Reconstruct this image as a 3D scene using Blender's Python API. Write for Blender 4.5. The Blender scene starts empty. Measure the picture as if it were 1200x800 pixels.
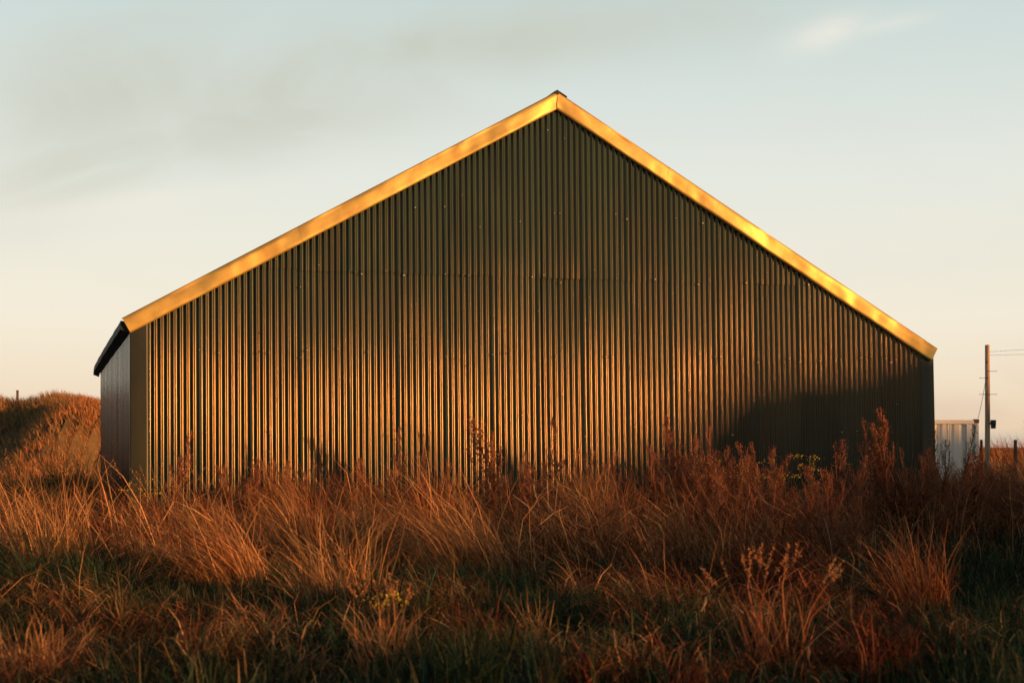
import bpy, bmesh, math, random
import numpy as np
from mathutils import Vector, Matrix
rng = np.random.default_rng(7); random.seed(7)
S = bpy.context.scene
COL = S.collection
PI = math.pi

# ------------------------------------------------------------------ camera
F = 1880.0            # focal length in pixels of a 1200 px wide frame
EYE = 1.6; HOR = 524.0
cam_d = bpy.data.cameras.new('camera'); cam = bpy.data.objects.new('camera', cam_d); COL.objects.link(cam)
cam.location = (0, 0, EYE); cam.rotation_euler = (PI/2, 0, 0)
cam_d.sensor_width = 36; cam_d.lens = F/1200*36; cam_d.shift_y = (HOR-400)/1200
cam_d.clip_start = .1; cam_d.clip_end = 20000
cam_d.dof.use_dof = True; cam_d.dof.focus_distance = 29; cam_d.dof.aperture_fstop = 2.6
S.camera = cam

# ------------------------------------------------------------------ sun and sky
SUN_EL = math.radians(5.0); SUN_AZ = math.radians(62)      # azimuth: to the right of straight behind the camera
SX, SY = math.sin(SUN_AZ), -math.cos(SUN_AZ)              # horizontal direction towards the sun
sdir = Vector((SX*math.cos(SUN_EL), SY*math.cos(SUN_EL), math.sin(SUN_EL)))
sl = bpy.data.lights.new('sun', 'SUN'); so = bpy.data.objects.new('sun', sl); COL.objects.link(so)
so.rotation_euler = sdir.to_track_quat('Z', 'Y').to_euler(); so.location = (60, -20, 40)
sl.energy = 5.0; sl.angle = math.radians(.55); sl.color = (1.0, .47, .16)
S.view_settings.view_transform = 'Standard'; S.view_settings.look = 'None'
S.view_settings.exposure = .7; S.view_settings.gamma = 1

W = bpy.data.worlds.new('World'); S.world = W; W.use_nodes = True
nt = W.node_tree; nt.nodes.clear()
def wn(t, **k):
    n = nt.nodes.new(t)
    for a, b in k.items(): setattr(n, a, b)
    return n
L = nt.links.new
def sock(n, v, i):
    if isinstance(v, (int, float)): n.inputs[i].default_value = v
    else: L(v, n.inputs[i])
def wmath(op, a, b=0.0, c=0.0, clamp=False):
    n = wn('ShaderNodeMath', operation=op, use_clamp=clamp)
    for i, v in enumerate((a, b, c)): sock(n, v, i)
    return n.outputs[0]
def wmix(f, a, b, blend='MIX'):
    n = wn('ShaderNodeMix', data_type='RGBA', blend_type=blend)
    sock(n, f, 0)
    for v, i in ((a, 6), (b, 7)):
        if isinstance(v, tuple): n.inputs[i].default_value = (*v, 1)
        else: L(v, n.inputs[i])
    return n.outputs[2]
BG = .12
out = wn('ShaderNodeOutputWorld'); bg = wn('ShaderNodeBackground'); bg.inputs[1].default_value = BG
L(bg.outputs[0], out.inputs[0])
sky = wn('ShaderNodeTexSky', sky_type='NISHITA', sun_disc=False)
sky.sun_elevation = SUN_EL; sky.sun_rotation = math.atan2(SX, SY); sky.dust_density = 3.0; sky.air_density = 1.2
tc = wn('ShaderNodeTexCoord'); sep = wn('ShaderNodeSeparateXYZ'); L(tc.outputs['Generated'], sep.inputs[0])
ramp = wn('ShaderNodeValToRGB'); L(wmath('MAXIMUM', sep.outputs[2], 0.0), ramp.inputs[0])
stops = [(0, (.62, .52, .43)), (.004, (.66, .54, .43)), (.012, (.88, .67, .47)), (.04, (.91, .77, .59)), (.075, (.915, .84, .70)), (.165, (.79, .81, .75)),
         (.265, (.60, .70, .69)), (.36, (.27, .38, .42)), (.52, (.085, .15, .19)), (1, (.03, .06, .09))]
e = ramp.color_ramp.elements
while len(e) < len(stops): e.new(.5)
for q, (p, c) in zip(e, stops): q.position = p; q.color = (*c, 1)
# thin cloud: broken noise over the whole sky, and the streaky banks that stand behind the barn
mp = wn('ShaderNodeMapping'); L(tc.outputs['Generated'], mp.inputs[0]); mp.inputs['Scale'].default_value = (4.5, 4.5, 13)
mp.inputs['Rotation'].default_value = (0, .35, 0)
nz = wn('ShaderNodeTexNoise'); L(mp.outputs[0], nz.inputs[0]); nz.inputs['Scale'].default_value = 1.0
nz.inputs['Detail'].default_value = 6; nz.inputs['Roughness'].default_value = .55; nz.inputs['Distortion'].default_value = 1.1
def bank(u, v, ru, rv, tilt):
    """a cloud bank round the sky direction of photo point (u, v)"""
    a = wmath('DIVIDE', sep.outputs[0], wmath('MAXIMUM', sep.outputs[1], .05)); b = wmath('DIVIDE', sep.outputs[2], wmath('MAXIMUM', sep.outputs[1], .05))
    du = wmath('SUBTRACT', a, (u-600)/F); dv = wmath('SUBTRACT', b, (HOR-v)/F)
    ct, st = math.cos(tilt), math.sin(tilt)
    x = wmath('DIVIDE', wmath('ADD', wmath('MULTIPLY', du, ct), wmath('MULTIPLY', dv, st)), ru/F)
    y = wmath('DIVIDE', wmath('SUBTRACT', wmath('MULTIPLY', dv, ct), wmath('MULTIPLY', du, st)), rv/F)
    r2 = wmath('ADD', wmath('MULTIPLY', x, x), wmath('MULTIPLY', y, y))
    g = wmath('POWER', 2.718, wmath('MULTIPLY', r2, -1.0))
    return wmath('MULTIPLY', g, wmath('GREATER_THAN', sep.outputs[1], .1))
nzf = wmath('MULTIPLY_ADD', nz.outputs[0], 3.2, -1.1, True)
m = bank(330, 110, 230, 70, .25)
for args in ((100, 195, 170, 50, .35), (640, 40, 260, 45, .10), (130, 110, 170, 90, .2), (430, 70, 200, 40, .3)): m = wmath('MAXIMUM', m, bank(*args))
grey = wmath('MULTIPLY', m, wmath('MULTIPLY_ADD', nzf, .6, .4))
broken = wmath('MULTIPLY', wmath('MULTIPLY_ADD', nz.outputs[0], 4.0, -2.0, True), .3)
wisp = wmath('MULTIPLY', wmath('MAXIMUM', wmath('MAXIMUM', bank(970, 40, 48, 18, .3), wmath('MULTIPLY', bank(120, 243, 190, 16, .12), .7)), wmath('MULTIPLY', bank(1035, 30, 60, 10, .2), .6)), wmath('MULTIPLY_ADD', nzf, .75, .25))
pink = wmath('MULTIPLY', wmath('MAXIMUM', bank(1120, 480, 110, 22, .1), bank(1190, 440, 60, 30, 0)), nzf)
c1 = wmix(.05, ramp.outputs[0], wmix(1.0, sky.outputs[0], (.5, .5, .5), 'MULTIPLY'))
c2 = wmix(wmath('MULTIPLY', broken, .5), c1, (.70, .69, .62))
c3 = wmix(wmath('MULTIPLY', grey, .72), c2, (.56, .56, .455))
c4 = wmix(wmath('MULTIPLY', wisp, .75), c3, (.93, .87, .76))
c5 = wmix(wmath('MULTIPLY', pink, .55), c4, (.70, .52, .40))
L(wmix(1.0, c5, (1/BG/2**.7,)*3, 'MULTIPLY'), bg.inputs[0])

# ------------------------------------------------------------------ helpers
def tag(o, label=None, cat=None, group=None, kind=None):
    if label: o['label'] = label
    if cat: o['category'] = cat
    if group: o['group'] = group
    if kind: o['kind'] = kind
    return o
def empty(name, loc, rz=0):
    o = bpy.data.objects.new(name, None); COL.objects.link(o); o.location = loc; o.rotation_euler = (0, 0, rz); o.empty_display_size = .2
    return o
def link(name, me, mat=None, parent=None, kind=None):
    o = bpy.data.objects.new(name, me); COL.objects.link(o)
    if mat and not me.materials: me.materials.append(mat)
    if parent: o.parent = parent
    if kind: o['kind'] = kind
    return o
def mesh_np(name, V, Q, attrs=None, smooth=False):
    """mesh from arrays: V (n,3), Q (m,4) or (m,3)"""
    me = bpy.data.meshes.new(name); V = np.asarray(V, np.float32); Q = np.asarray(Q, np.int32); k = Q.shape[1]
    me.vertices.add(len(V)); me.vertices.foreach_set('co', V.ravel())
    me.loops.add(Q.size); me.loops.foreach_set('vertex_index', Q.ravel())
    me.polygons.add(len(Q)); me.polygons.foreach_set('loop_start', np.arange(len(Q), dtype=np.int32)*k)
    if smooth: me.polygons.foreach_set('use_smooth', np.ones(len(Q), bool))
    me.update(calc_edges=True)
    for n, a in (attrs or {}).items():
        at = me.attributes.new(n, 'FLOAT', 'POINT'); at.data.foreach_set('value', np.asarray(a, np.float32))
    return me
def grid(nx, ny):
    i, j = np.meshgrid(np.arange(nx-1), np.arange(ny-1), indexing='ij'); a = (i*ny+j).ravel()
    return np.stack([a, a+ny, a+ny+1, a+1], 1)
class MB:
    """collects boxes and tubes into one mesh"""
    def __init__(s): s.v = []; s.f = []
    def box(s, a, b):
        n = len(s.v); x0, y0, z0 = a; x1, y1, z1 = b
        s.v += [(x0,y0,z0),(x1,y0,z0),(x1,y1,z0),(x0,y1,z0),(x0,y0,z1),(x1,y0,z1),(x1,y1,z1),(x0,y1,z1)]
        s.f += [[n+i for i in q] for q in ((0,3,2,1),(4,5,6,7),(0,1,5,4),(1,2,6,5),(2,3,7,6),(3,0,4,7))]
    def tube(s, pts, rad, k=6, caps=True):
        pts = [Vector(p) for p in pts]; n0 = len(s.v)
        if not hasattr(rad, '__len__'): rad = [rad]*len(pts)
        for i, p in enumerate(pts):
            d = (pts[min(i+1, len(pts)-1)]-pts[max(i-1, 0)]).normalized()
            a = d.orthogonal().normalized() if abs(d.z) > .95 else d.cross(Vector((0,0,1))).normalized()
            if abs(d.z) > .95: a = (Vector((1,0,0))-d*d.x).normalized()
            b = d.cross(a)
            for j in range(k):
                t = 2*PI*j/k; s.v.append(tuple(p+(a*math.cos(t)+b*math.sin(t))*rad[i]))
        for i in range(len(pts)-1):
            for j in range(k):
                q = n0+i*k; s.f.append([q+j, q+(j+1)%k, q+k+(j+1)%k, q+k+j])
        if caps and k > 2:
            s.f.append([n0+j for j in range(k)][::-1]); s.f.append([n0+(len(pts)-1)*k+j for j in range(k)])
    def build(s, name, mat, parent=None, smooth=False, bevel=0, kind=None):
        me = bpy.data.meshes.new(name); me.from_pydata(s.v, [], s.f)
        if smooth: me.polygons.foreach_set('use_smooth', [True]*len(me.polygons))
        bm = bmesh.new(); bm.from_mesh(me)
        if bevel: bmesh.ops.bevel(bm, geom=bm.edges[:], offset=bevel, segments=1, affect='EDGES')
        bmesh.ops.recalc_face_normals(bm, faces=bm.faces[:]); bm.to_mesh(me); bm.free()
        return link(name, me, mat, parent, kind)
def vnoise(x, y, scale, seed):
    r = np.random.default_rng(seed); T = r.random((64, 64))
    x = np.asarray(x, float)/scale+1000; y = np.asarray(y, float)/scale+1000
    xi = np.floor(x).astype(int); yi = np.floor(y).astype(int); fx = x-xi; fy = y-yi
    fx = fx*fx*(3-2*fx); fy = fy*fy*(3-2*fy); g = lambda a, b: T[a % 64, b % 64]
    return (g(xi,yi)*(1-fx)+g(xi+1,yi)*fx)*(1-fy)+(g(xi,yi+1)*(1-fx)+g(xi+1,yi+1)*fx)*fy
def ground_z(x, y):
    z = (vnoise(x, y, 5.0, 1)-.5)*.34+(vnoise(x, y, 1.7, 2)-.5)*.16
    return z*np.clip((np.asarray(y, float)+20)/20, 0, 1)
def gz(x, y): return float(ground_z(np.array([x]), np.array([y]))[0])
def px(u, Y): return (u-600)/F*Y

# ------------------------------------------------------------------ materials
def mat(name):
    m = bpy.data.materials.new(name); m.use_nodes = True; n = m.node_tree; n.nodes.clear()
    o = n.nodes.new('ShaderNodeOutputMaterial'); return m, n, o
def principled(name, col, rough=.6, metal=0, spec=.5, var=.25, scale=3, col2=None, bump=0, bscale=20, stretch=(1,1,1), detail=6):
    m, n, o = mat(name); p = n.nodes.new('ShaderNodeBsdfPrincipled'); n.links.new(p.outputs[0], o.inputs[0])
    p.inputs['Roughness'].default_value = rough; p.inputs['Metallic'].default_value = metal; p.inputs['Specular IOR Level'].default_value = spec
    t = n.nodes.new('ShaderNodeTexCoord'); mp = n.nodes.new('ShaderNodeMapping'); n.links.new(t.outputs['Object'], mp.inputs[0]); mp.inputs['Scale'].default_value = stretch
    z = n.nodes.new('ShaderNodeTexNoise'); z.inputs['Scale'].default_value = scale; z.inputs['Detail'].default_value = detail; n.links.new(mp.outputs[0], z.inputs[0])
    r = n.nodes.new('ShaderNodeValToRGB'); n.links.new(z.outputs[0], r.inputs[0])
    c2 = col2 or tuple(c*(1-var) for c in col); r.color_ramp.elements[0].color = (*c2, 1); r.color_ramp.elements[1].color = (*col, 1)
    r.color_ramp.elements[0].position = .32; r.color_ramp.elements[1].position = .68
    n.links.new(r.outputs[0], p.inputs['Base Color'])
    if bump:
        z2 = n.nodes.new('ShaderNodeTexNoise'); z2.inputs['Scale'].default_value = bscale; z2.inputs['Detail'].default_value = 4; n.links.new(mp.outputs[0], z2.inputs[0])
        b = n.nodes.new('ShaderNodeBump'); b.inputs['Strength'].default_value = 1; b.inputs['Distance'].default_value = bump
        n.links.new(z2.outputs[0], b.inputs['Height']); n.links.new(b.outputs[0], p.inputs['Normal'])
    return m
def foliage(name, stops, transl=.3, rough=None):
    """colour per blade from the point attributes tint (hue along a ramp) and val (lightness)"""
    m, n, o = mat(name)
    a = n.nodes.new('ShaderNodeAttribute'); a.attribute_name = 'tint'; v = n.nodes.new('ShaderNodeAttribute'); v.attribute_name = 'val'
    r = n.nodes.new('ShaderNodeValToRGB'); n.links.new(a.outputs['Fac'], r.inputs[0]); e = r.color_ramp.elements
    while len(e) < len(stops): e.new(.5)
    for q, (p, c) in zip(e, stops): q.position = p; q.color = (*c, 1)
    mx = n.nodes.new('ShaderNodeMix'); mx.data_type = 'RGBA'; mx.blend_type = 'MULTIPLY'; mx.inputs[0].default_value = 1
    n.links.new(r.outputs[0], mx.inputs[6]); n.links.new(v.outputs['Fac'], mx.inputs[7])
    d = n.nodes.new('ShaderNodeBsdfDiffuse'); t = n.nodes.new('ShaderNodeBsdfTranslucent'); s = n.nodes.new('ShaderNodeMixShader'); s.inputs[0].default_value = transl
    n.links.new(mx.outputs[2], d.inputs[0]); n.links.new(mx.outputs[2], t.inputs[0])
    n.links.new(d.outputs[0], s.inputs[1]); n.links.new(t.outputs[0], s.inputs[2]); n.links.new(s.outputs[0], o.inputs[0])
    return m
CLAD = principled('bronze_cladding', (.019, .038, .033), rough=.16, spec=.30, scale=1.0, col2=(.011, .025, .025), bump=.0012, bscale=1.6, stretch=(2.4, 2.4, .35))
CLAD.node_tree.nodes['Principled BSDF'].inputs['Specular Tint'].default_value = (1, .56, .22, 1)
FASC = principled('gold_flashing', (.54, .38, .105), rough=.50, metal=.6, spec=.5, scale=1.6, col2=(.35, .225, .06), bump=.006, bscale=3.5)
TRIM = principled('bronze_trim', (.028, .025, .012), rough=.36, spec=.25, scale=1.4, col2=(.015, .017, .010), bump=.002, bscale=4)
SIDE = principled('grey_green_cladding', (.016, .026, .030), rough=.15, spec=.26, scale=7, var=.75, stretch=(1, 1, .03))  # vertical tone streaks put in for the ribs' light and shade
SIDE.node_tree.nodes['Principled BSDF'].inputs['Specular Tint'].default_value = (.72, .92, 1, 1)
ROOF = principled('dark_roofing', (.022, .022, .028), rough=.7, spec=.3, scale=2, var=.4)
STEEL = principled('bright_screw', (.75, .62, .42), rough=.3, metal=.9, var=.2)
WOODP = principled('weathered_pole_wood', (.40, .27, .17), rough=.85, spec=.2, scale=6, col2=(.22, .14, .085), stretch=(4, 4, .3), bump=.004, bscale=8)
WOODD = principled('dark_post_wood', (.10, .065, .04), rough=.9, spec=.2, scale=6, stretch=(4, 4, .4))
BLACK = principled('black_iron', (.015, .014, .016), rough=.5)
CONT = principled('container_paint', (.86, .78, .69), rough=.55, spec=.3, scale=1.5, col2=(.68, .60, .52), stretch=(1, 1, .25))
RUST = principled('rusty_frame', (.16, .085, .05), rough=.8, spec=.2, scale=4, var=.5)
SOIL = principled('dark_turf_soil', (.030, .032, .014), rough=.95, spec=.1, scale=.8, col2=(.016, .014, .009), bump=.05, bscale=6)
SAND = principled('dune_turf', (.20, .115, .045), rough=.95, spec=.1, scale=.35, col2=(.07, .055, .03), bump=.08, bscale=3)
GR = [(0, (.012, .042, .030)), (.22, (.045, .062, .028)), (.42, (.19, .115, .050)), (.62, (.49, .255, .105)), (.8, (.40, .135, .055)), (1, (.105, .025, .018))]
GRASS = foliage('grass_blades', GR, .3)
WEED = foliage('weed_seed', [(0, (.11, .038, .026)), (.5, (.24, .085, .048)), (1, (.38, .18, .095))], .2)
FLOWER = foliage('yellow_flower', [(0, (.30, .20, .03)), (1, (.55, .40, .06))], .2)
PALE = foliage('pale_bract', [(0, (.45, .40, .36)), (1, (.6, .55, .5))], .2)

# ------------------------------------------------------------------ ground and dunes
def axis(lo, hi, step, far, k):
    a = list(np.arange(lo, hi+step/2, step)); d = step; x = a[-1]
    while x < far: d *= k; x += d; a.append(x)
    d = step; x = a[0]; pre = []
    while x > -far: d *= k; x -= d; pre.append(x)
    return np.array(pre[::-1]+a)
gx = axis(-26, 30, .45, 4000, 1.35); gy = axis(0, 90, .45, 6000, 1.35)
X, Y = np.meshgrid(gx, gy, indexing='ij')
Z = ground_z(X, Y)
tag(link('ground', mesh_np('ground', np.stack([X, Y, Z], -1).reshape(-1, 3), grid(len(gx), len(gy)), smooth=True), SOIL), kind='structure')
def dune_z(x, y):
    x = np.asarray(x, float)/1.17; y = np.asarray(y, float)-12
    cx = np.interp(x, [-60, -40, -30, -24, -21.7, -20.2, -18.5, -17.3, -14, -10, -6], [2.2, 4.6, 5.0, 4.0, 3.45, 3.85, 3.75, 3.5, 3.2, 2.2, -.3])  # part left of view raised to darken the side wall's reflection
    z = cx*np.exp(-((y-71)/9)**2)
    z += 2.1*np.exp(-((x+17.4)/1.9)**2-((y-62.5)/4.2)**2)+.5*np.exp(-((x+21.5)/1.5)**2-((y-63)/3)**2)
    return 1.14*(z+(vnoise(x, y, 2.6, 5)-.5)*.5)-.35
dx = np.linspace(-70, -7, 110); dy = np.linspace(60, 106, 86); X, Y = np.meshgrid(dx, dy, indexing='ij')
tag(link('dune', mesh_np('dune', np.stack([X, Y, dune_z(X, Y)], -1).reshape(-1, 3), grid(100, 80), smooth=True), SAND), kind='structure')
# unseen ridge added far right, crest shaped to shade wall, pole and field
HSQ = [-60, 3, 10.3, 13.3, 15.3, 17.3, 21.8, 23.3, 24.8, 27.4, 29.0, 29.3, 30.3, 30.9, 31.3, 31.6, 32.0, 32.4, 33.6, 34.9, 36.4, 45, 57, 63, 65.5, 68, 71, 76, 90, 150]
HSV = [1.2, 1.1, .75, .90, .85, .75, .85, 1.25, 1.9, 1.9, 2.1, 2.85, 2.95, 3.4, 4.1, 4.5, 4.2, 4.5, 4.5, 5.2, 4.8, 3.4, 3.7, 4.8, 5.2, 5.0, 3.0, 1.5, 1.2, .8]
p = np.linspace(-26, 26, 41); q = np.concatenate([np.arange(-60, 8, 2), np.arange(8, 80, .2), np.arange(80, 150.1, 2)]); P, Q = np.meshgrid(p, q, indexing='ij')
PR = 205.0
H = np.interp(Q, HSQ, HSV)+math.tan(SUN_EL)*PR+.22*(vnoise(Q, Q*0, .7, 19)-.5)+.25*(vnoise(Q, Q*0, 2.3, 18)-.5)
Z = (H+.4)*np.exp(-(P/10)**2)-.4
link('dune', mesh_np('dune', np.stack([(P+PR)*SX-Q*SY, (P+PR)*SY+Q*SX, Z], -1).reshape(-1, 3), grid(len(p), len(q)), smooth=True), SAND, kind='structure')

# dunes added behind the camera, unseen, to darken the reflections in the barn wall
p = np.linspace(-150, 46, 100); q = np.linspace(-70, -18, 40); P, Q = np.meshgrid(p, q, indexing='ij')
Z = (9.5+2.2*(vnoise(P, Q, 14, 61)-.5)*2+.8*(vnoise(P, Q, 4, 62)-.5))*np.exp(-((Q+44)/13)**2)*np.clip((46-P)/22, 0, 1)-.4
link('dune', mesh_np('dune', np.stack([P, Q, Z], -1).reshape(-1, 3), grid(len(p), len(q)), smooth=True), SAND, kind='structure')

# ------------------------------------------------------------------ the barn
YL = 29.9; XL = px(143, YL); TH = math.atan2(4.80, 16.5); CT, ST = math.cos(TH), math.sin(TH)
def onp(u, v):
    k = (u-600)/F; s = (k*YL-XL)/(CT-k*ST); return s, EYE+(HOR-v)/F*(YL+s*ST)
barn = tag(empty('barn', (XL, YL, 0), TH), 'large gabled barn clad in bronze corrugated metal with gold edge flashing', 'barn')
sL, zL = onp(143, 372); sA, zA = onp(657, 104); sR, zR = onp(1100, 408)
LEAN = -.039
def roof_z(s):
    s = np.asarray(s, float)
    return np.where(s < sA, zL+(s-sL)*(zA-zL)/(sA-sL), zR+(sR-s)*(zA-zR)/(sR-sA))
aL = math.atan2(zA-zL, sA-sL); aR = math.atan2(zA-zR, sR-sA)
FW = .315                                   # width of the flashing
sW0 = onp(152.5, 400)[0]; sC0 = onp(173.5, 420)[0]; sC1 = onp(1082, 450)[0]; sW1 = onp(1097, 450)[0]
NR = 136; PITCH = (sC1-sC0)/NR; AMP = .021
zLap = 5.12; zTop0 = -.15
def rib_y(s):
    t = 2*PI*(s-sC0)/PITCH; return -AMP*(np.cos(t)+.10*np.cos(2*t))
def clad_sheet(r0, r1, lower, seed):
    """one corrugated sheet from rib r0 to r1"""
    r = np.random.default_rng(seed); n = 12
    s = sC0+np.arange(r0*n, r1*n+1)/n*PITCH
    top = roof_z(s)-.20/np.cos(np.where(s < sA, aL, aR))
    lo = np.full_like(s, zTop0 if lower else zLap-.10+r.normal(0, .012)); hi = np.minimum(top, zLap) if lower else top
    lo = np.minimum(lo, hi-.01)
    K = 14; t = np.linspace(0, 1, K); Zz = lo[:, None]+(hi-lo)[:, None]*t[None]
    Ss = np.repeat(s[:, None], K, 1)
    rib = np.floor((Ss-sC0)/PITCH+.25)
    tl = r.normal(0, .0035); tw = r.normal(0, .0015); zc = 2.5 if lower else 6
    d = tl*(Zz-zc)+tw*(Ss-s.mean())*.6
    d += .019*(vnoise(Ss, Zz, 2.6, 71)-.5)+.009*(vnoise(Ss, Zz, .9, seed % 50)-.5)+.0016*(vnoise(rib*7.3, Zz, .45, 90)-.5)
    ph = r.normal(0, .0015)
    Yy = rib_y(Ss+ph)*(1+.12*(vnoise(rib*3.1, Zz, .8, 33)-.5))-LEAN*Zz+d-(0 if lower else .011)-.004*((r0//8) % 2)
    V = np.stack([Ss, Yy, Zz], -1).reshape(-1, 3)
    return mesh_np('cladding_sheet', V, grid(len(s), K)[:, ::-1], smooth=True)
edges = list(range(0, NR+1, 8)); edges[-1] = NR
for i in range(len(edges)-1):
    link('cladding_sheet', clad_sheet(edges[i], edges[i+1], True, 100+i), CLAD, barn)
    sm = sC0+np.array(edges[i:i+2])*PITCH
    if (roof_z(sm)-.35).max() > zLap+.05:
        link('cladding_sheet', clad_sheet(edges[i], edges[i+1], False, 200+i), CLAD, barn)
# screws on the purlin lines, most of them weathered away
sc = MB()
def screw(s, z, r=.013):
    y = float(rib_y(np.array([s]))[0])-LEAN*z-.014
    sc.tube([(s, y+.012, z), (s, y-.006, z), (s, y-.012, z)], [r*1.3, r*1.3, r*.5], 6)
for z, pr in ((1.9, .05), (3.45, .30), (zLap-.10, .22), (6.35, .14), (7.95, .30)):
    for k in range(NR):
        s = sC0+(k+1.0)*PITCH
        if random.random() < pr and z < roof_z(s)-.5: screw(s, z+random.gauss(0, .05), random.uniform(.008, .016))
for k in range(40):
    s = sC0+random.randrange(2, NR-2)*PITCH; z = random.uniform(1.6, 7)
    if z < roof_z(s)-.6: screw(s, z, random.uniform(.006, .011))
sc.build('roofing_screw', STEEL, barn, kind='stuff')
# gold flashing along both verges, in lapped lengths
def flashing(t0, t1, left, seed, off):
    a = aL if left else aR; Ls = math.hypot(sA-sL, zA-zL) if left else math.hypot(sR-sA, zA-zR)
    n = max(8, int((t1-t0)*Ls/.07)); t = np.linspace(t0, t1, n)
    prof = [(0.0, .30), (0.0, .10), (.004, .0), (.03, -.012), (.09, -.016), (.16, -.012), (.22, -.010), (.27, -.010), (FW, -.004), (FW+.006, .03), (FW+.004, .09)]
    V = np.zeros((n, len(prof), 3)); r = np.random.default_rng(seed)
    for j, (w, y) in enumerate(prof):
        # distance w measured square to the slope, mitred at the ridge and cut square at the eave
        if left: s = sL+t*(sA-sL)+w*math.sin(a)*(1-t); z = zL+t*(zA-zL)-w*math.cos(a)-(w/math.cos(a)-w*math.cos(a))*t
        else: s = sR-t*(sR-sA)-w*math.sin(a)*(1-t); z = zR+t*(zA-zR)-w*math.cos(a)-(w/math.cos(a)-w*math.cos(a))*t
        d = .022*(vnoise(t*Ls, np.full(n, w), .22, seed)-.5)+.05*(vnoise(t*Ls, np.full(n, w*2), .75, seed+1)-.5)+.04*(vnoise(t*Ls, np.full(n, 0), 1.6, seed+2)-.5)*(1-w/FW) if 2 < j < 9 else 0
        V[:, j] = np.stack([s, y-.105-off-LEAN*z+d, z], -1)
    f = grid(n, len(prof)); f = f if left else f[:, ::-1]
    return link('verge_flashing', mesh_np('verge_flashing', V.reshape(-1, 3), f, smooth=True), FASC, barn)
def tu(u, left): s = onp(u, 250)[0]; return (s-sL)/(sA-sL) if left else (sR-s)/(sR-sA)
cuts = [0, .395, .77, 1.0]
for i in range(3): flashing(cuts[i]-(.01 if i else 0), cuts[i+1], True, 40, .004*(i % 2))
cuts = [0, .37, .72, 1.0]
for i in range(3): flashing(cuts[i]-(.01 if i else 0), cuts[i+1], False, 60, .004*(i % 2))
# folded corner trims
def corner(s0, s1, left):
    zt = float(roof_z((s0+s1)/2))-.22; K = 24; z = np.linspace(-.2, zt, K)
    pr = [(s0, .30), (s0, .02), (s0, -.030), (s0+.02, -.036), ((s0+s1)/2, -.034), (s1-.03, -.032), (s1, -.030), (s1+.002, .012)]
    if not left: pr = [(s1+s0-a, b) for a, b in pr]
    V = np.zeros((len(pr), K, 3))
    for i, (s, y) in enumerate(pr):
        d = .010*(vnoise(np.full(K, s*4), z, .7, 8+left)-.5)
        zz = z.copy(); zz[-1] = float(roof_z(s))-.24
        V[i] = np.stack([np.full(K, s), y-LEAN*zz+d*(2 < i < 6), zz], -1)
    f = grid(len(pr), K); f = f[:, ::-1] if left else f
    link('corner_trim', mesh_np('corner_trim', V.reshape(-1, 3), f, smooth=False), TRIM, barn)
corner(sW0, sC0+.004, True); corner(sC1-.004, sW1, False)
# long side walls, back wall, roof
DEP = 16.9
def side_wall(s, left, y0, y1):
    n = int((y1-y0)/.02); y = np.linspace(y0, y1, n); x = s+(.03 if left else -.03)*np.tanh(2*np.cos(y*2*PI/.38))
    zt = float(roof_z(s))-.12; V = np.concatenate([np.stack([x, y, np.full(n, -.3)], -1), np.stack([x, y, np.full(n, zt)], -1)]).reshape(2, n, 3)
    f = grid(2, n); f = f if left else f[:, ::-1]
    link('side_sheet', mesh_np('side_sheet', V.reshape(-1, 3), f, smooth=True), SIDE, barn)
for i in range(12):
    a, b = .30+i*(DEP-.3)/12, .30+(i+1)*(DEP-.3)/12
    side_wall(sW0+.03+.004*(i % 2), True, a-.002, b+.01)
side_wall(sW1-.03, False, .3, DEP)
V = [(sW0+.03, DEP, -.3), (sW1-.03, DEP, -.3), (sW1-.03, DEP, float(roof_z(sW1))-.1), (sA, DEP, zA-.1), (sW0+.03, DEP, float(roof_z(sW0))-.1)]
me = bpy.data.meshes.new('back_wall'); me.from_pydata(V, [], [[4, 3, 2, 1, 0]]); link('back_wall', me, SIDE, barn)
def roof(left):
    n = int((DEP+.5)/.036); y = np.linspace(.17, DEP+.45, n); w = .022*np.cos(y*2*PI/.146)
    sE, zE = (sL+.01, zL) if left else (sR-.01, zR); a = aL if left else aR
    e = np.stack([np.full(n, sE), y, zE-.085+w*.9+.02*(vnoise(y, y*0, .6, 3)-.5)*(y > 1)], -1); rdg = np.stack([np.full(n, sA), np.maximum(y, .44+y*.001), zA-.095+w*.9], -1)
    lo = np.array([0, 0, -.05])
    V = np.stack([e+lo, e, rdg, rdg+lo]); f = grid(4, n); f = f if left else f[:, ::-1]
    link('roof_slope', mesh_np('roof_slope', V.reshape(-1, 3), f, smooth=False), ROOF, barn)
roof(True); roof(False)
cap = MB(); y0 = -.13-LEAN*zA
for sg, a, w in ((-1, aL, .06), (1, aR, .24)):
    n = len(cap.v); dxc, dzc = sg*w*math.cos(a), -w*math.sin(a); z0 = zA+.004
    cap.v += [(sA, y0, z0), (sA+dxc, y0, z0+dzc), (sA+dxc, DEP+.45, z0+dzc), (sA, DEP+.45, z0), (sA, y0, z0+.020), (sA+dxc, y0, z0+.020+dzc), (sA+dxc, DEP+.45, z0+.020+dzc), (sA, DEP+.45, z0+.020)]
    cap.f += [[n+i for i in q] for q in ((0,3,2,1),(4,5,6,7),(0,1,5,4),(1,2,6,5),(2,3,7,6),(3,0,4,7))]
cap.build('ridge_cap', ROOF, barn)
fin = MB(); fin.v = [(sA-.06, y0-.01, zA-.025), (sA+.06, y0-.01, zA-.035), (sA, y0-.01, zA-.085), (sA, y0-.01, zA+.01)]
fin.v += [(x, y+.06, z) for x, y, z in fin.v]
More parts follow.
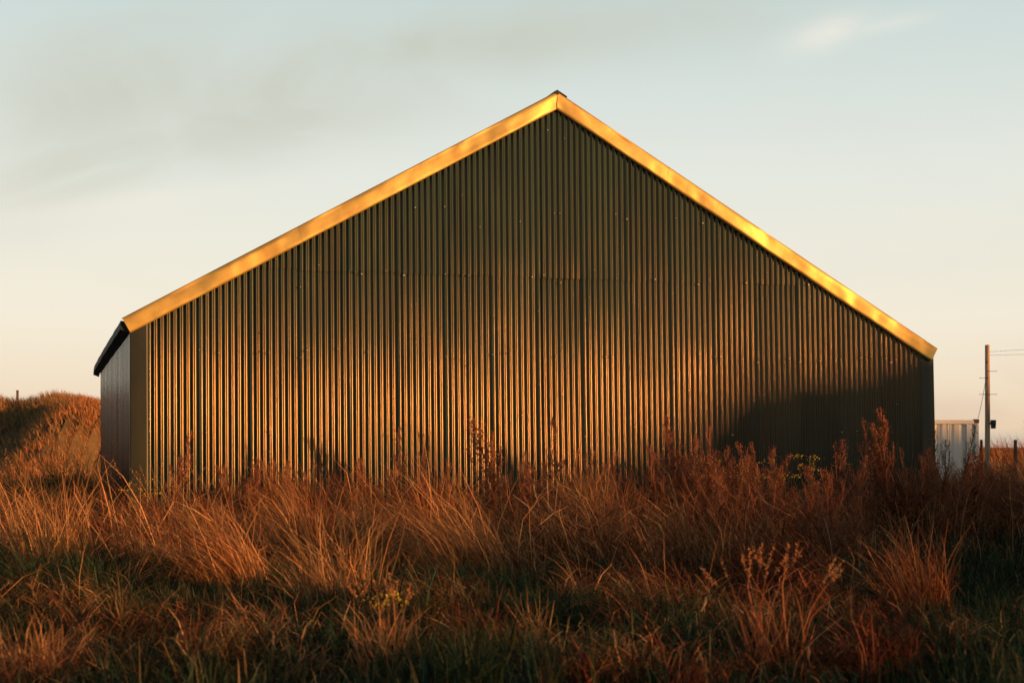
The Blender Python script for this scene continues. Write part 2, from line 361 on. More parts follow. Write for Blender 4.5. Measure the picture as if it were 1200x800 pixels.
fin.f = [[0, 2, 1, 3], [7, 5, 6, 4], [0, 4, 6, 2], [2, 6, 5, 1], [1, 5, 7, 3], [3, 7, 4, 0]]; fin.build('ridge_end_stop', ROOF, barn)
# gutter board under the left eave: sagging, broken at the far end
gb = MB(); n = 28
for i in range(n):
    y = .12+(DEP+.7-.12)*i/(n-1); z = zL-.05-.007*math.sin(i*.9)-.03*float(vnoise(i*.5, 0, 1, 4)-.5)*(i > 3)-.10*max(0, (i-22)/5)**2
    gb.v += [(sL-.02, y, z), (sL-.03, y, z-.16), (sL+.13, y, z-.22), (sL+.15, y, z-.02)]
for i in range(n-1):
    for j in range(4): gb.f.append([i*4+j, i*4+(j+1) % 4, i*4+4+(j+1) % 4, i*4+4+j])
gb.f += [[0, 1, 2, 3], [n*4-1, n*4-2, n*4-3, n*4-4]]; gb.build('gutter', ROOF, barn)

# ------------------------------------------------------------------ container, pole, posts
CY = 57.0; cxr = px(1147, CY); CH = EYE+(HOR-491.5)/F*CY; CWd = 2.9
ct = tag(empty('shipping_container', (cxr, CY, -.1), math.radians(4)), 'pale grey shipping container half hidden behind right corner of the barn', 'container')
CH += .1
fr = MB(); fr.box((-.13, 0, 0), (0, .13, CH)); fr.build('corner_post', CONT, ct)
fr = MB(); fr.box((-CWd, 0, 0), (-CWd+.13, .13, CH)); fr.build('corner_post', CONT, ct)
fr = MB(); fr.box((-CWd+.13, -.004, CH-.16), (-.13, .12, CH-.01)); fr.build('top_rail', CONT, ct, bevel=.01)
fr = MB(); fr.box((-CWd+.13, .0, .0), (-.13, .12, .16)); fr.build('bottom_rail', CONT, ct)
for xx in (-.165, -CWd-.015):
    fr = MB(); fr.box((xx, -.02, CH-.12), (xx+.18, .16, CH+.02)); fr.build('corner_casting', RUST, ct, bevel=.015)
def panel(x0, x1, k):
    xs = np.linspace(x0, x1, 61); t = ((xs-x0)/(x1-x0)*k) % 1
    y = .05+.045*np.clip(np.abs(t-.5)*5-1.0, 0, 1)
    V = np.stack([np.stack([xs, y, np.full(61, .16)], -1), np.stack([xs, y, np.full(61, CH-.16)], -1)])
    return mesh_np('panel', V.reshape(-1, 3), grid(2, 61)[:, ::-1])
link('door_leaf', panel(-CWd+.13, -CWd/2-.012, 3), CONT, ct); link('door_leaf', panel(-CWd/2+.012, -.13, 3), CONT, ct)
for xx in (-.42, -1.05, -1.85, -2.5):
    b = MB(); b.tube([(xx, .015, .1), (xx, .015, CH-.06)], .022, 6); b.build('lock_rod', CONT, ct)
b = MB(); b.box((-CWd+.01, .13, .02), (-.01, 6.0, CH-.02)); b.build('container_body', CONT, ct)

PY = 65.0; pxx = px(1157, PY); ph = EYE+(HOR-403)/F*PY
pole = tag(empty('utility_pole', (pxx, PY, gz(pxx, PY))), 'tall wooden utility pole standing beside the pale container', 'utility pole')
b = MB(); b.tube([(0, 0, -.3), (0.01, 0, ph*.5), (0, 0, ph-.02), (0, 0, ph)], [.112, .104, .094, .08], 12); b.build('pole_shaft', WOODP, pole, smooth=False)
def pz(v): return EYE+(HOR-v)/F*PY
for v in (434, 442, 461):
    b = MB(); sgn = {434: 1, 442: -1}.get(v, 0)
    x0, x1 = (-.36 if sgn <= 0 else 0), (.36 if sgn >= 0 else 0)
    b.tube([(x0, -.12, pz(v)+.03), (x0, -.12, pz(v)), (x1, -.12, pz(v)), (x1, -.12, pz(v)+.03)], .009, 5); b.build('step_iron', BLACK, pole)
b = MB(); b.tube([(.10, -.05, pz(495)), (.2, -.08, pz(495)), (.22, -.08, pz(495)), (.30, -.08, pz(495))], [.05, .05, .13, .11], 10); b.tube([(.22, -.08, pz(491)), (.22, -.08, pz(501))], [.12, .10], 8); b.build('junction_box', BLACK, pole)
b = MB(); b.tube([(-.06, -.11, pz(424)), (-.06, -.11, pz(422))], .05, 6); b.build('bolt', BLACK, pole)
def wire(p0, p1, sag, r, lab, cat, grp=None):
    b = MB(); p0, p1 = Vector(p0), Vector(p1); n = 24
    b.tube([tuple(p0.lerp(p1, i/n)-Vector((0, 0, sag*4*(i/n)*(1-i/n)))) for i in range(n+1)], r, 4)
    o = b.build('overhead_wire' if cat != 'stay' else 'stay_wire', BLACK); tag(o, lab, cat, grp)
wire((pxx+.08, PY, pz(412)), (pxx+34, PY+12, pz(412)+4.5), .5, .005, 'upper thin wire running from the pole top to the right', 'wire')
wire((pxx+.08, PY, pz(416)), (pxx+34, PY+12, pz(416)+4.0), .7, .005, 'lower thin wire running from the pole top to the right', 'wire')
wire((pxx-.10, PY-.1, pz(445)), (px(1146, PY-7.9), PY-7.9, EYE+(HOR-490)/F*(PY-7.9)), .12, .010, 'thin cable sloping from the pole down to the container corner', 'cable')
def post(u, v, Y, r, lab, lean=0, base=None):
    x = px(u, Y); z = EYE+(HOR-v)/F*Y; zb = gz(x, Y)-.2 if base is None else base
    b = MB(); b.tube([(lean, 0, zb), (lean*.4, .01, (zb+z)/2), (0, 0, z)], [r*1.1, r, r*.9], 7)
    o = b.build('fence_post', WOODD); o.location = (x, Y, 0); tag(o, lab, 'post', 'fence posts')
post(20.5, 457, 82, .07, 'short dark post on top of the grassy dune', 0, 2.2)
post(1150, 515, 62, .06, 'thin dark post between the container and the utility pole')
post(1190, 515, 68, .08, 'short dark post in the bright field right of the pole')

# ------------------------------------------------------------------ grass
def blades(root, Ln, az, tilt, curl, w, tint, val, K=5, twist=.9, wander=.8):
    n = len(root); t = np.linspace(0, 1, K); prof = np.interp(t, [0, .35, .75, 1], [1, 1, .6, .08])
    th = tilt[:, None]+curl[:, None]*t[None]**1.5; kink = (rng.random(n) < .22)*rng.uniform(.4, 1.6, n); kt = rng.uniform(.3, .8, n); th = np.minimum(th+kink[:, None]*(t[None] > kt[:, None]), 2.6)
    ds = (Ln/(K-1))[:, None]
    h = np.concatenate([np.zeros((n, 1)), np.cumsum(np.sin(th[:, :-1])*ds, 1)], 1); z = np.concatenate([np.zeros((n, 1)), np.cumsum(np.cos(th[:, :-1])*ds, 1)], 1)
    dh = np.diff(h, axis=1); aa = az[:, None]+rng.normal(0, wander, n)[:, None]*t[None, 1:]**1.3+rng.normal(0, wander*.25, (n, K-1))
    hx = np.concatenate([np.zeros((n, 1)), np.cumsum(dh*np.cos(aa), 1)], 1); hy = np.concatenate([np.zeros((n, 1)), np.cumsum(dh*np.sin(aa), 1)], 1)
    P = root[:, None, :]+np.stack([hx, hy, z], -1)
    ph = az+PI/2+rng.normal(0, twist, n); wv = np.stack([np.cos(ph), np.sin(ph), np.zeros(n)], -1)[:, None, :]*(w[:, None]*prof[None]*.5)[..., None]
    V = np.stack([P-wv, P+wv], 2).reshape(-1, 3)
    b = (np.arange(n)*K*2)[:, None]+(np.arange(K-1)*2)[None]; b = b.ravel()
    Q = np.stack([b, b+1, b+3, b+2], 1)
    tt = np.repeat(tint, K*2); vv = np.repeat(val, K*2)
    return V, Q, tt, vv
def join(parts):
    V, Q, T, A = [], [], [], []; o = 0
    for v, q, t, a in parts: V.append(v); Q.append(q+o); T.append(t); A.append(a); o += len(v)
    return np.concatenate(V), np.concatenate(Q), np.concatenate(T), np.concatenate(A)
def grass_mesh(name, parts): V, Q, T, A = join(parts); return mesh_np(name, V, Q, {'tint': T, 'val': A}, smooth=True)
cN, sN = CT, ST
def in_barn(x, y):
    dxx, dyy = x-XL, y-YL; s = dxx*CT+dyy*ST; n = -dxx*ST+dyy*CT
    return (s > sW0-.1) & (s < sW1+.1) & (n > -.12) & (n < DEP+.3)
def behind_barn(x, y):
    u = 600+F*x/y; return (u > 130) & (u < 1085) & (y > YL+(x-XL)*ST/CT)
def tufts(n, y0, y1, ufrom, uto, nb, hfun, wfac=1.0, seed=3, spread=(.08, .30)):
    """n tufts of about nb blades in view between depths y0 and y1"""
    r = np.random.default_rng(seed)
    y = np.sqrt(r.uniform(y0**2, y1**2, n*2)); u = r.uniform(ufrom, uto, n*2); x = (u-600)/F*y
    k = ~in_barn(x, y) & ~behind_barn(x, y); x, y = x[k][:n], y[k][:n]; m = len(x)
    H, tint, lean, laz, dens = hfun(x, y, r)
    cnt = np.maximum(2, (nb*dens*r.uniform(.5, 1.5, m)).astype(int)); idx = np.repeat(np.arange(m), cnt); N = len(idx)
    rad = r.uniform(spread[0], spread[1], m)[idx]*np.sqrt(r.random(N)); a = r.uniform(0, 2*PI, N)
    rx = x[idx]+rad*np.cos(a); ry = y[idx]+rad*np.sin(a)
    root = np.stack([rx, ry, ground_z(rx, ry)-.03], -1)
    Ln = H[idx]*r.uniform(.35, 1.15, N); lit = r.random(N) < .26; root[:, 2] += lit*r.uniform(.1, .55, N)*H[idx]
    # outward splay mixed with the tuft's wind lean
    ox = np.cos(a)*.35+np.cos(laz[idx])*lean[idx]+r.normal(0, .42, N); oy = np.sin(a)*.35+np.sin(laz[idx])*lean[idx]+r.normal(0, .42, N)
    az = np.arctan2(oy, ox); mag = np.hypot(ox, oy)
    tilt = np.clip(.04+.46*mag*r.uniform(.1, 1.25, N), 0, 1.4); curl = np.clip(mag*r.uniform(.2, 1.7, N), .05, 2.1)
    tilt = np.where(lit, r.uniform(.9, 1.5, N), tilt); az = np.where(lit, az+r.normal(0, 1.0, N), az); Ln = np.where(lit, Ln*.7, Ln)
    w = (.0050+.0110*r.random(N)**3)*wfac*np.maximum(1, y[idx]/22)
    old_shade = r.random(N) < .42; tn = np.clip(np.where(old_shade & (tint[idx] > .35), r.uniform(.86, 1.0, N), tint[idx]+r.normal(0, .10, N)), 0, 1); vl = np.clip(np.exp(r.normal(-.05, .5, N)), .22, 1.9)*np.where(old_shade, .7, 1.2)  # old litter blades; their dark red also stands in for shade in gaps
    return blades(root, Ln, az, tilt, curl, w, tn, vl)
WIND = PI*.97
cr = np.random.default_rng(77)
cy = np.sqrt(cr.uniform(9.5**2, 37**2, 620)); cxs = (cr.uniform(-60, 1260, 620)-600)/F*cy
cH = cr.uniform(.55, 1.3, 620); cT = cr.normal(0, .16, 620)*np.interp(cy, [13, 18], [1.9, 1]); cA = np.where(cr.random(620) < .72, WIND+cr.normal(0, .75, 620), cr.uniform(0, 2*PI, 620)); cL = cr.uniform(.7, 3.0, 620); cR = cr.uniform(.36, .82, 620)*np.interp(cy, [12, 20], [.75, 1])
def h_mid(x, y, r):
    n1 = vnoise(x, y, 1.6, 11); n2 = vnoise(x, y, 4.0, 12); n3 = vnoise(x, y, .8, 14); n4 = vnoise(x, y, 2.0, 16)
    i = np.empty(len(x), int); d = np.empty(len(x))
    for a in range(0, len(x), 500):
        D = np.hypot(x[a:a+500, None]-cxs, y[a:a+500, None]-cy)/cR; i[a:a+500] = D.argmin(1); d[a:a+500] = D.min(1)
    cap = np.clip(1.12-.66*d**2, .14, 1)
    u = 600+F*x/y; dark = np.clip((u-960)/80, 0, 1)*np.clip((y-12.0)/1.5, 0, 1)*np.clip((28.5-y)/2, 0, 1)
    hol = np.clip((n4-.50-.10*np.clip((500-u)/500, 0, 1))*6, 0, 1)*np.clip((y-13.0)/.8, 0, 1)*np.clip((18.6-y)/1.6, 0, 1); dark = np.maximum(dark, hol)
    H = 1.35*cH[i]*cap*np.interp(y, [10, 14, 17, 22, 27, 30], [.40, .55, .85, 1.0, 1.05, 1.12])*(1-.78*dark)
    tint = np.interp(y, [10, 14, 17, 22, 30], [.48, .44, .54, .60, .58])+(n2-.5)*.35+(n3-.5)*np.interp(y, [13, 18], [.7, .2])+np.interp(u, [0, 690, 800, 1200], [0, .02, .30, .36])+cT[i]-.22*np.clip(d-.9, 0, 1)-.62*dark  # right-hand shade is put into the tint, as dark green and red-brown
    lean = cL[i]*np.interp(y, [12, 17], [1.9, 1.25]); laz = cA[i]+r.normal(0, 1, len(x))*np.interp(y, [12, 17], [1.2, .35])
    return H, np.clip(tint, 0, 1), lean, laz, np.clip(1.5-.95*d, .12, 1.2)*(1-.6*dark)
def h_culm(x, y, r):
    n = len(x); return r.uniform(.9, 1.45, n)*np.interp(y, [10, 18, 24, 30], [.6, .85, 1, 1.05]), np.clip(r.normal(.62, .1, n), 0, 1), r.uniform(.0, .35, n), WIND+r.normal(0, .8, n), np.ones(n)
def h_off(x, y, r):  # tall grass added out of view to shade the right foreground
    n = len(x); return r.uniform(1.2, 2.0, n), np.clip(r.normal(.7, .12, n), 0, 1), r.uniform(.0, .3, n), WIND+r.normal(0, .5, n), np.ones(n)
def h_green(x, y, r):
    n1 = vnoise(x, y, 1.1, 21); n2 = vnoise(x, y, 2.2, 12)
    return .16+.30*n1, np.clip(.08+.22*vnoise(x, y, .9, 23)+r.normal(0, .05, len(x)), 0, 1), .3+.4*n2, WIND+r.normal(0, 1.2, len(x)), np.full(len(x), 1.0)
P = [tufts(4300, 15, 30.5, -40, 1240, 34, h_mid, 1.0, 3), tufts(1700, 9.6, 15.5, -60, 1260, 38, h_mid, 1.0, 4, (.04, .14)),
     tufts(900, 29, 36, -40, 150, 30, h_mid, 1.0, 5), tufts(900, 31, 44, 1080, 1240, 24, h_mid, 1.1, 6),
     tufts(520, 17, 31, -40, 1240, 3, h_culm, 1.1, 41, (.02, .10)), tufts(900, 14, 31, 1290, 1450, 30, h_off, 1.6, 42, (.08, .2))]
tag(link('long_grass', grass_mesh('long_grass', P), GRASS), kind='stuff')
P = [tufts(3200, 9.4, 21, -60, 1260, 26, h_green, 1.15, 8, (.06, .2)), tufts(1300, 20, 31, -40, 1240, 14, h_green, 1.3, 9, (.08, .25))]
tag(link('short_green_grass', grass_mesh('short_green_grass', P), GRASS), kind='stuff')
# distance: scrub left towards the dune and right to the far field
def far_tufts(n, box, zf, H0, tint0, w0, seed, nb=14):
    r = np.random.default_rng(seed); x = r.uniform(box[0], box[1], n); y = r.uniform(box[2], box[3], n)
    k = ~in_barn(x, y) & ~behind_barn(x, y); x, y = x[k], y[k]; idx = np.repeat(np.arange(len(x)), nb); N = len(idx)
    rx = x[idx]+r.normal(0, .22, N); ry = y[idx]+r.normal(0, .22, N); root = np.stack([rx, ry, zf(rx, ry)-.05], -1)
    n1 = vnoise(x, y, 3, seed)[idx]; n2 = vnoise(x, y, 6, seed+1)[idx]
    tn = np.clip(tint0+(n2-.5)*.5+r.normal(0, .09, N), 0, 1)
    return blades(root, H0*(.5+n1)*r.uniform(.5, 1.1, N), r.normal(WIND, .9, N), r.uniform(.05, .5, N), r.uniform(.2, 1.6, N), np.full(N, w0)*r.uniform(.6, 1.3, N), tn, np.clip(r.normal(.95, .22, N), .4, 1.6), K=4)
P = [far_tufts(4200, (-31, -12, 60, 90), dune_z, .46, .64, .024, 31, 16)]
tag(link('dune_grass', grass_mesh('dune_grass', P), GRASS), kind='stuff')
P = [far_tufts(1700, (-26, -9, 34, 70), ground_z, .80, .42, .016, 33, 14), far_tufts(1500, (9, 34, 40, 75), ground_z, .95, .72, .018, 35, 14), far_tufts(2200, (16, 60, 72, 130), ground_z, 2.0, .74, .035, 37, 14)]
tag(link('rough_grass', grass_mesh('rough_grass', P), GRASS), kind='stuff')

def flakes(P, size, r, flat=.5):
    """small four sided flakes round the points P"""
    n = len(P); a = r.normal(size=(n, 3)); a /= np.linalg.norm(a, axis=1)[:, None]; b = np.cross(a, r.normal(size=(n, 3))); b /= np.linalg.norm(b, axis=1)[:, None]
    s = (size*r.uniform(.6, 1.3, n))[:, None]; a *= s; b *= s*flat
    V = np.stack([P-a, P-b, P+a, P+b], 1).reshape(-1, 3); q = (np.arange(n)*4)[:, None]+np.arange(4)[None]
    return V, q
# single tussocks that stand out
def tussock(u, v, size, lean, tint, lab, n=420, az=WIND, seed=0, w=1.0, Y=None, tall=1.0, grp=None, heads=0):
    Y = Y or F*EYE/(v-HOR); x = px(u, Y); r = np.random.default_rng(500+seed)
    a = r.uniform(0, 2*PI, n); rad = .30*size*r.random(n)**.7; root = np.stack([rad*np.cos(a), rad*np.sin(a), np.full(n, -.04)], -1)
    ox = np.cos(a)*.42+math.cos(az)*lean+r.normal(0, .42, n); oy = np.sin(a)*.42+math.sin(az)*lean+r.normal(0, .42, n); mag = np.hypot(ox, oy)
    B = blades(root, size*tall*r.uniform(.28, 1.1, n), np.arctan2(oy, ox), np.clip(.08+.45*mag*r.uniform(.3, 1.1, n), 0, 1.1), np.clip(mag*r.uniform(.5, 1.7, n), .1, 2.2),
               (.0055+.009*r.random(n)**2)*w*max(1, Y/22), np.clip(tint+r.normal(0, .09, n), 0, 1), np.clip(np.exp(r.normal(-.05, .42, n)), .3, 1.8), K=6, wander=1.2)
    t = tag(empty('grass_tussock', (x, Y, gz(x, Y))), lab, 'grass tussock', grp)
    link('blade', grass_mesh('blade', [B]), GRASS, t, 'stuff')
    if heads:                                     # ripe plumes on the tallest culms
        tips = B[0].reshape(n, 6, 2, 3).mean(2); top = np.argsort(-tips[:, -1, 2])[:heads]; pts = []
        for k in top:
            q = np.linspace(0, 1, 34)[:, None]; a, b = tips[k, -2], tips[k, -1]; d = (b-a)/np.linalg.norm(b-a)
            pts.append(b-d*.01+d*(q-.4)*.17*size+r.normal(0, .007, (34, 3))*(1.15-np.abs(q-.4)))
        pts = np.concatenate(pts); V, Q = flakes(pts, .010, r, .4)
        link('seed_head', mesh_np('seed_head', V, Q, {'tint': np.repeat(np.clip(r.normal(.70, .06, len(pts)), 0, 1), 4), 'val': np.repeat(np.clip(r.normal(1.1, .2, len(pts)), .5, 1.6), 4)}), GRASS, t, 'stuff')
tussock(560, 690, 1.75, 1.7, .62, 'broad windswept straw tussock arching left below the middle of the barn', 900, seed=1)
tussock(275, 700, 1.45, 1.8, .66, 'low rounded ochre tussock swept over to the left below the barn\'s left half', 800, seed=2)
tussock(400, 722, 1.3, .6, .60, 'upright fan shaped straw tuft between two low swept tussocks', 420, seed=3)
tussock(700, 645, 1.50, .35, .68, 'tall bushy russet tussock just left of the sharp shadow on the barn', 900, seed=4)
tussock(188, 655, 1.35, .25, .56, 'slim upright pale tuft below the barn\'s left corner trim', 220, seed=5, heads=14)
tussock(60, 690, 1.30, .35, .58, 'upright straw tuft at far left edge of the meadow', 420, seed=6, heads=16)
tussock(340, 660, 1.45, 1.6, .63, 'loose straw tussock leaning left behind the fan shaped tuft', 700, seed=7)
tussock(455, 650, 1.6, 1.8, .60, 'straw tussock combed left right under the barn wall\'s middle left', 800, seed=8)
tussock(1000, 650, 1.35, 1.5, .70, 'rusty tussock with long arched blades before the shaded barn wall', 500, seed=9)
tussock(800, 670, 1.2, 1.5, .66, 'rust brown tussock combed left below the tall red docks', 600, seed=10)
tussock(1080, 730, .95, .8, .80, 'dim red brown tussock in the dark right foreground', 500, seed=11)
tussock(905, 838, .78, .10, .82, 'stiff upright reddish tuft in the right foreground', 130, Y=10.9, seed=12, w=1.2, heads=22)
tussock(40, 838, .62, .3, .62, 'pale blurred tuft in the bottom left corner', 320, Y=10.6, seed=13)
tussock(450, 838, .62, .2, .66, 'small upright straw tuft at the bottom edge left of centre', 180, Y=10.7, seed=14, heads=12)
tussock(620, 770, .55, .8, .52, 'small pale arched tuft on the dark green turf', 240, seed=15)

# ------------------------------------------------------------------ weeds
def ribbon_tubes(paths, r0, r1):
    mb = MB()
    for p in paths: mb.tube(p, list(np.linspace(r0, r1, len(p))), 3, False)
    return mb
def weed_meshes(H, nbr, seed, spread, seedsz, dens, start=.4, lvs=26):
    r = np.random.default_rng(seed); lean = r.normal(0, .06, 2)
    ax = lambda t: np.array([lean[0]*H*t*t, lean[1]*H*t*t, H*t])
    stem = ribbon_tubes([[tuple(ax(t)) for t in np.linspace(0, 1, 6)]], .010, .004)
    br = []; pts = []
    for i in range(nbr):
        t = start+(1-start)*.92*(i+r.random())/nbr; a = r.uniform(0, 2*PI); Lb = spread*(1.15-t)*r.uniform(.6, 1.2)*H
        p0 = ax(t); tip = p0+np.array([math.cos(a)*Lb*.34, math.sin(a)*Lb*.34, Lb*r.uniform(.8, 1.1)])
        mid = (p0+tip)/2+np.array([math.cos(a), math.sin(a), -.3])*Lb*.10
        path = [p0, mid, tip]; br.append([tuple(q) for q in path])
        m = int(dens*Lb/.25*44); tt = r.uniform(.12, 1, m); q = np.where(tt[:, None] < .5, p0+(mid-p0)*(tt[:, None]*2), mid+(tip-mid)*(tt[:, None]*2-1))
        pts.append(q+r.normal(0, .017, (m, 3)))
    m = int(dens*60); tt = r.uniform(.72, 1.0, m); pts.append(np.stack([ax(t) for t in tt])+r.normal(0, .014, (m, 3)))
    pts = np.concatenate(pts); V, Q = flakes(pts, seedsz, r, .55)
    tn = np.repeat(np.clip(r.normal((.5, .30, .66, .40, .12)[seed % 5], .2, len(pts)), 0, 1), 4); vl = np.repeat(np.clip(r.normal(1, .25, len(pts)), .4, 1.6), 4)
    heads = mesh_np('seed_head', V, Q, {'tint': tn, 'val': vl}); heads.materials.append(WEED)
    bb = ribbon_tubes(br, .005, .0025)
    for m_ in (stem, bb):
        m_.me = bpy.data.meshes.new('stem'); m_.me.from_pydata(m_.v, [], m_.f)
        for nm, val in (('tint', .75), ('val', .8)):
            at = m_.me.attributes.new(nm, 'FLOAT', 'POINT'); at.data.foreach_set('value', [val]*len(m_.v))
        m_.me.materials.append(WEED)
    # narrow withered leaves low on the stem
    n = lvs; tt = r.uniform(.05, .6, n); root = np.stack([ax(t) for t in tt]); 
    B = blades(root, r.uniform(.10, .26, n)*H/1.4, r.uniform(0, 2*PI, n), r.uniform(.5, 1.1, n), r.uniform(.5, 1.8, n), r.uniform(.014, .032, n), np.clip(r.normal(.86, .1, n), 0, 1), np.clip(r.normal(.8, .2, n), .3, 1.4), K=4, twist=.2)
    lv = grass_mesh('leaf', [B]); lv.materials.append(GRASS)
    return stem.me, bb.me, heads, lv
KINDS = [weed_meshes(1.55, 34, 1, .36, .010, 1.4, .34), weed_meshes(1.35, 26, 2, .34, .010, 1.2, .34), weed_meshes(1.2, 22, 3, .5, .010, .8, .25), weed_meshes(1.45, 16, 4, .30, .0095, .7, .5)]
def weed(u, vtop, Y, kind, lab=None, grp=None, wide=1.0, name='dock_plant', cat='dock plant'):
    x = px(u, Y); zb = gz(x, Y); Ht = EYE+(HOR-vtop)/F*Y-zb; k = KINDS[kind]; hz = max(v.co.z for v in k[2].vertices)
    e = tag(empty(name, (x, Y, zb-.03), random.uniform(0, 6.28)), lab, cat, grp); s = Ht/hz; e.scale = (s*wide, s*wide, s)
    e.rotation_euler.x = random.gauss(0, .07); e.rotation_euler.y = random.gauss(-.05, .08)
    for nm, me in zip(('stem', 'branch', 'seed_head', 'leaf'), k):
        o = link(nm, me, None, e)
        if nm != 'stem': o['kind'] = 'stuff'
    return e
weed(1047, 474, 28.5, 0, 'tallest rust red dock, standing before the dark right end of the barn wall', wide=1.0)
weed(1036, 490, 28.7, 1, 'thick rust red dock touching the tallest one on its left')
weed(1025, 484, 28.9, 3, 'slender rust red dock left of the thick pair before the shaded wall')
weed(800, 482, 28.0, 0, 'tallest red dock of the clump right of the sharp wall shadow', wide=.9)
weed(812, 505, 27.6, 1, 'red dock in the middle of the clump by the wall shadow')
weed(836, 496, 28.4, 3, 'loose red dock at the right end of the clump by the wall shadow')
weed(790, 522, 27.2, 2, 'short bushy dock at the left foot of the clump by the wall shadow')
weed(590, 482, 29.6, 2, 'reddish dock before the bright middle of the barn wall', wide=1.1)
weed(578, 500, 29.4, 1, 'lower reddish dock beside the one at the middle of the barn wall')
weed(660, 486, 30.2, 3, 'thin faint dock right of the middle of the barn wall')
weed(985, 512, 27.5, 2, 'bushy dark red dock below the soft shadow on the barn wall')
weed(1000, 528, 27.0, 1, 'low dark red dock beside the bushy one in the wall\'s soft shadow')
weed(1094, 500, 32.0, 3, 'dark dock standing against the barn\'s right corner trim')
weed(1122, 492, 40.0, 3, 'thin dark dock silhouetted against the pale container')
weed(1106, 512, 36.0, 2, 'low dark dock at the left of the pale container')
weed(1158, 530, 40.0, 0, 'dense dark dock hiding the foot of the utility pole', wide=1.3)
weed(1168, 540, 37.0, 2, 'dark spreading dock right of the foot of the utility pole', wide=1.2)
weed(462, 498, 29.0, 3, 'thin dry dock before the bright wall left of centre')
weed(205, 500, 28.8, 3, 'thin brown dock rising near the barn\'s left corner')
weed(545, 600, 22, 2, 'low red dock between straw tussocks under the middle of the wall')
ZONES = [('low dry dock among the straw grass below the bright left half of the barn wall', 'docks below the bright wall', 200, 470, 26.5, 28.8, 528, 566, 22),
         ('low red brown dock in the grass below the middle of the barn wall', 'docks below the middle of the wall', 470, 720, 26.0, 29.0, 520, 566, 22),
         ('dark red dock in the thicket between the wall shadow and the tallest docks', 'docks in the right thicket', 765, 1015, 19, 28.5, 512, 570, 90),
         ('dark dock in the shade below the barn\'s right corner and the container', 'docks in the shade at right', 1015, 1215, 25.5, 34, 518, 575, 56)]
for lab, grp, u0, u1, y0, y1, v0, v1, n in ZONES:      # the ranks of docks along the foot of the wall and over the right of the meadow
    for i in range(n):
        Y = random.uniform(y0, y1); weed(random.uniform(u0, u1), random.uniform(v0, v1)+max(0, 26-Y)*8, Y, random.choice((0, 1, 2, 2, 3, 3)), lab, grp, wide=random.uniform(.8, 1.3))
# ragwort with small yellow heads
def ragwort(u, vtop, Y, lab, seed):
    r = np.random.default_rng(seed); x = px(u, Y); zb = gz(x, Y); H = EYE+(HOR-vtop)/F*Y-zb
    e = tag(empty('ragwort', (x, Y, zb-.03)), lab, 'wildflower', 'yellow ragworts'); br = []; pts = []
    for i in range(9):
        a = r.uniform(0, 2*PI); t = r.uniform(.05, .30)*H; top = np.array([math.cos(a)*t, math.sin(a)*t, H*r.uniform(.72, 1)])
        br.append([(0, 0, 0), tuple(top*np.array([.35, .35, .55])), tuple(top)]); pts.append(top+r.normal(0, .045, (14, 3))*np.array([1, 1, .45]))
    mb = ribbon_tubes(br, .006, .003); me = bpy.data.meshes.new('stem'); me.from_pydata(mb.v, [], mb.f)
    for nm, val in (('tint', .3), ('val', .9)):
        at = me.attributes.new(nm, 'FLOAT', 'POINT'); at.data.foreach_set('value', [val]*len(mb.v))
    link('stem', me, GRASS, e, 'stuff')
    pts = np.concatenate(pts); V, Q = flakes(pts, .014, r, .9)
    link('flower_head', mesh_np('flower_head', V, Q, {'tint': np.repeat(r.random(len(pts)), 4), 'val': np.ones(len(V))}), FLOWER, e, 'stuff')
    n = 50; tt = r.uniform(.1, .75, n); root = np.stack([np.array(br[i % 9][1])*2*t for i, t in enumerate(tt)])
    link('leaf', grass_mesh('leaf', [blades(root*np.array([1, 1, .9]), r.uniform(.06, .16, n), r.uniform(0, 6.28, n), r.uniform(.5, 1.3, n), r.uniform(.3, 1.5, n), r.uniform(.012, .03, n), np.clip(r.normal(.25, .12, n), 0, 1), np.ones(n), K=4, twist=.2)]), GRASS, e, 'stuff')
ragwort(866, 527, 26.5, 'ragwort with small yellow heads in front of the soft wall shadow\'s left edge', 1)
ragwort(908, 532, 26.0, 'ragwort with yellow heads in the middle of the row under the shaded wall', 2)
ragwort(946, 528, 26.8, 'ragwort with yellow heads at the right of the row under the shaded wall', 3)
ragwort(160, 560, 27.0, 'dull yellow ragwort beside the barn\'s left corner', 4)
ragwort(455, 690, 12.5, 'single blurred yellowish ragwort in the left centre foreground', 5)
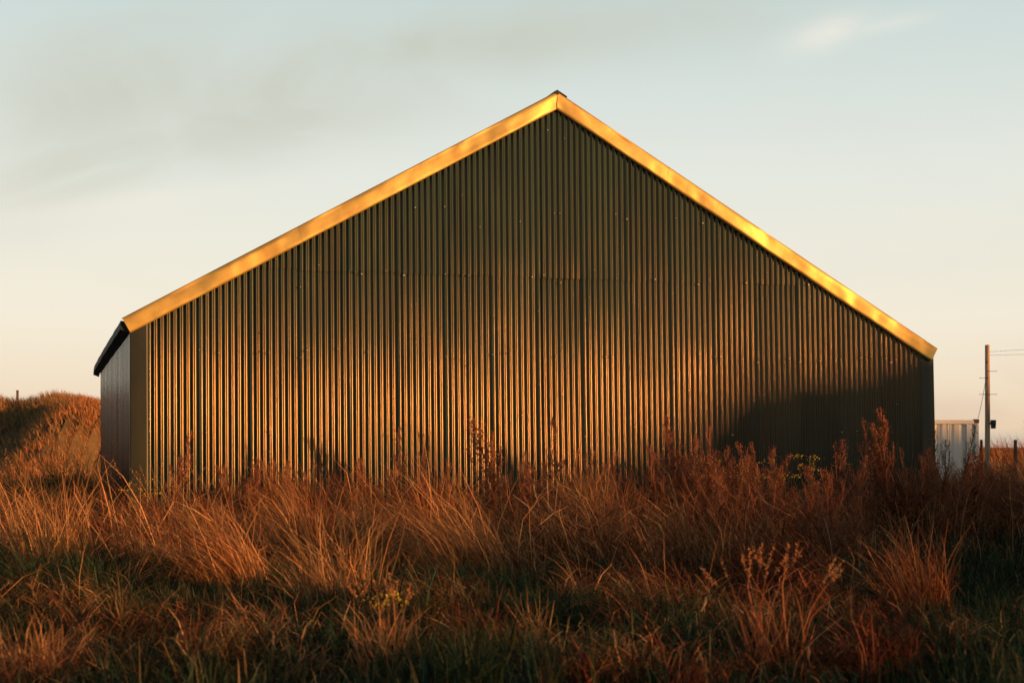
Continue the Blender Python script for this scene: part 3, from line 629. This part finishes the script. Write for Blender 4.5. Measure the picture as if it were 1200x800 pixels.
# the dense bush at the foot of the wall whose shadow falls sharply on the cladding to its left
def bush(u, vtop, Y, rx, lab, seed, n=900):
    r = np.random.default_rng(seed); x = px(u, Y); zb = gz(x, Y); H = EYE+(HOR-vtop)/F*Y-zb
    e = tag(empty('bramble_bush', (x, Y, zb-.03)), lab, 'bush'); br = []
    for i in range(14):
        a = r.uniform(0, 2*PI); q = np.array([math.cos(a)*rx*r.uniform(.2, .9), math.sin(a)*rx*r.uniform(.2, .7), H*r.uniform(.6, .97)]); br.append([(0, 0, 0), tuple(q*np.array([.5, .5, .7])), tuple(q)])
    mb = ribbon_tubes(br, .010, .004); me = bpy.data.meshes.new('stem'); me.from_pydata(mb.v, [], mb.f); link('stem', me, WOODD, e, 'stuff')
    th = r.uniform(0, 2*PI, n); ph = np.arccos(r.uniform(0, 1, n)); rr = r.uniform(.35, 1, n)**.5*(.85+.3*vnoise(th*3, ph*3, 1.0, seed))
    pts = np.stack([rx*rr*np.sin(ph)*np.cos(th), rx*.7*rr*np.sin(ph)*np.sin(th), H*rr*(.12+.86*np.cos(ph))], -1)
    V, Q = flakes(pts, .036, r, .6)
    link('leaf', mesh_np('leaf', V, Q, {'tint': np.repeat(np.clip(r.normal(.3, .16, n), 0, 1), 4), 'val': np.repeat(np.clip(r.normal(.8, .25, n), .3, 1.5), 4)}), GRASS, e, 'stuff')
bush(838, 527, 31.7, .85, 'dense low bush against the wall right of the sharp dark shadow', 71, 1500)
# a dead forked stem and two scraps of pale leaf
def dead_stem(u, v, Y, paths, lab):
    x = px(u, Y); e = MB()
    for p in paths: e.tube([(a, 0.03*i, b) for i, (a, b) in enumerate(p)], list(np.linspace(.011, .005, len(p))), 5)
    me_o = e.build('dead_stem', WOODP); me_o.location = (x, Y, gz(x, Y)-.03); tag(me_o, lab, 'dead stem')
dead_stem(645, 665, 21.3, [[(0, 0), (-.03, .5), (-.20, .95), (-.23, 1.1)], [(0, 0), (-.02, .5), (-.04, 1.15)], [(.02, .1), (.05, .6), (.09, 1.05)], [(-.03, .45), (-.3, .8), (-.5, .95)]], 'dead forked bare stem standing in the middle of the meadow')
dead_stem(210, 640, 24.5, [[(0, 0), (-.05, .6), (-.28, 1.15)], [(0, .1), (.06, .7), (.05, 1.2)]], 'dry forked bare stem below the barn\'s left corner')
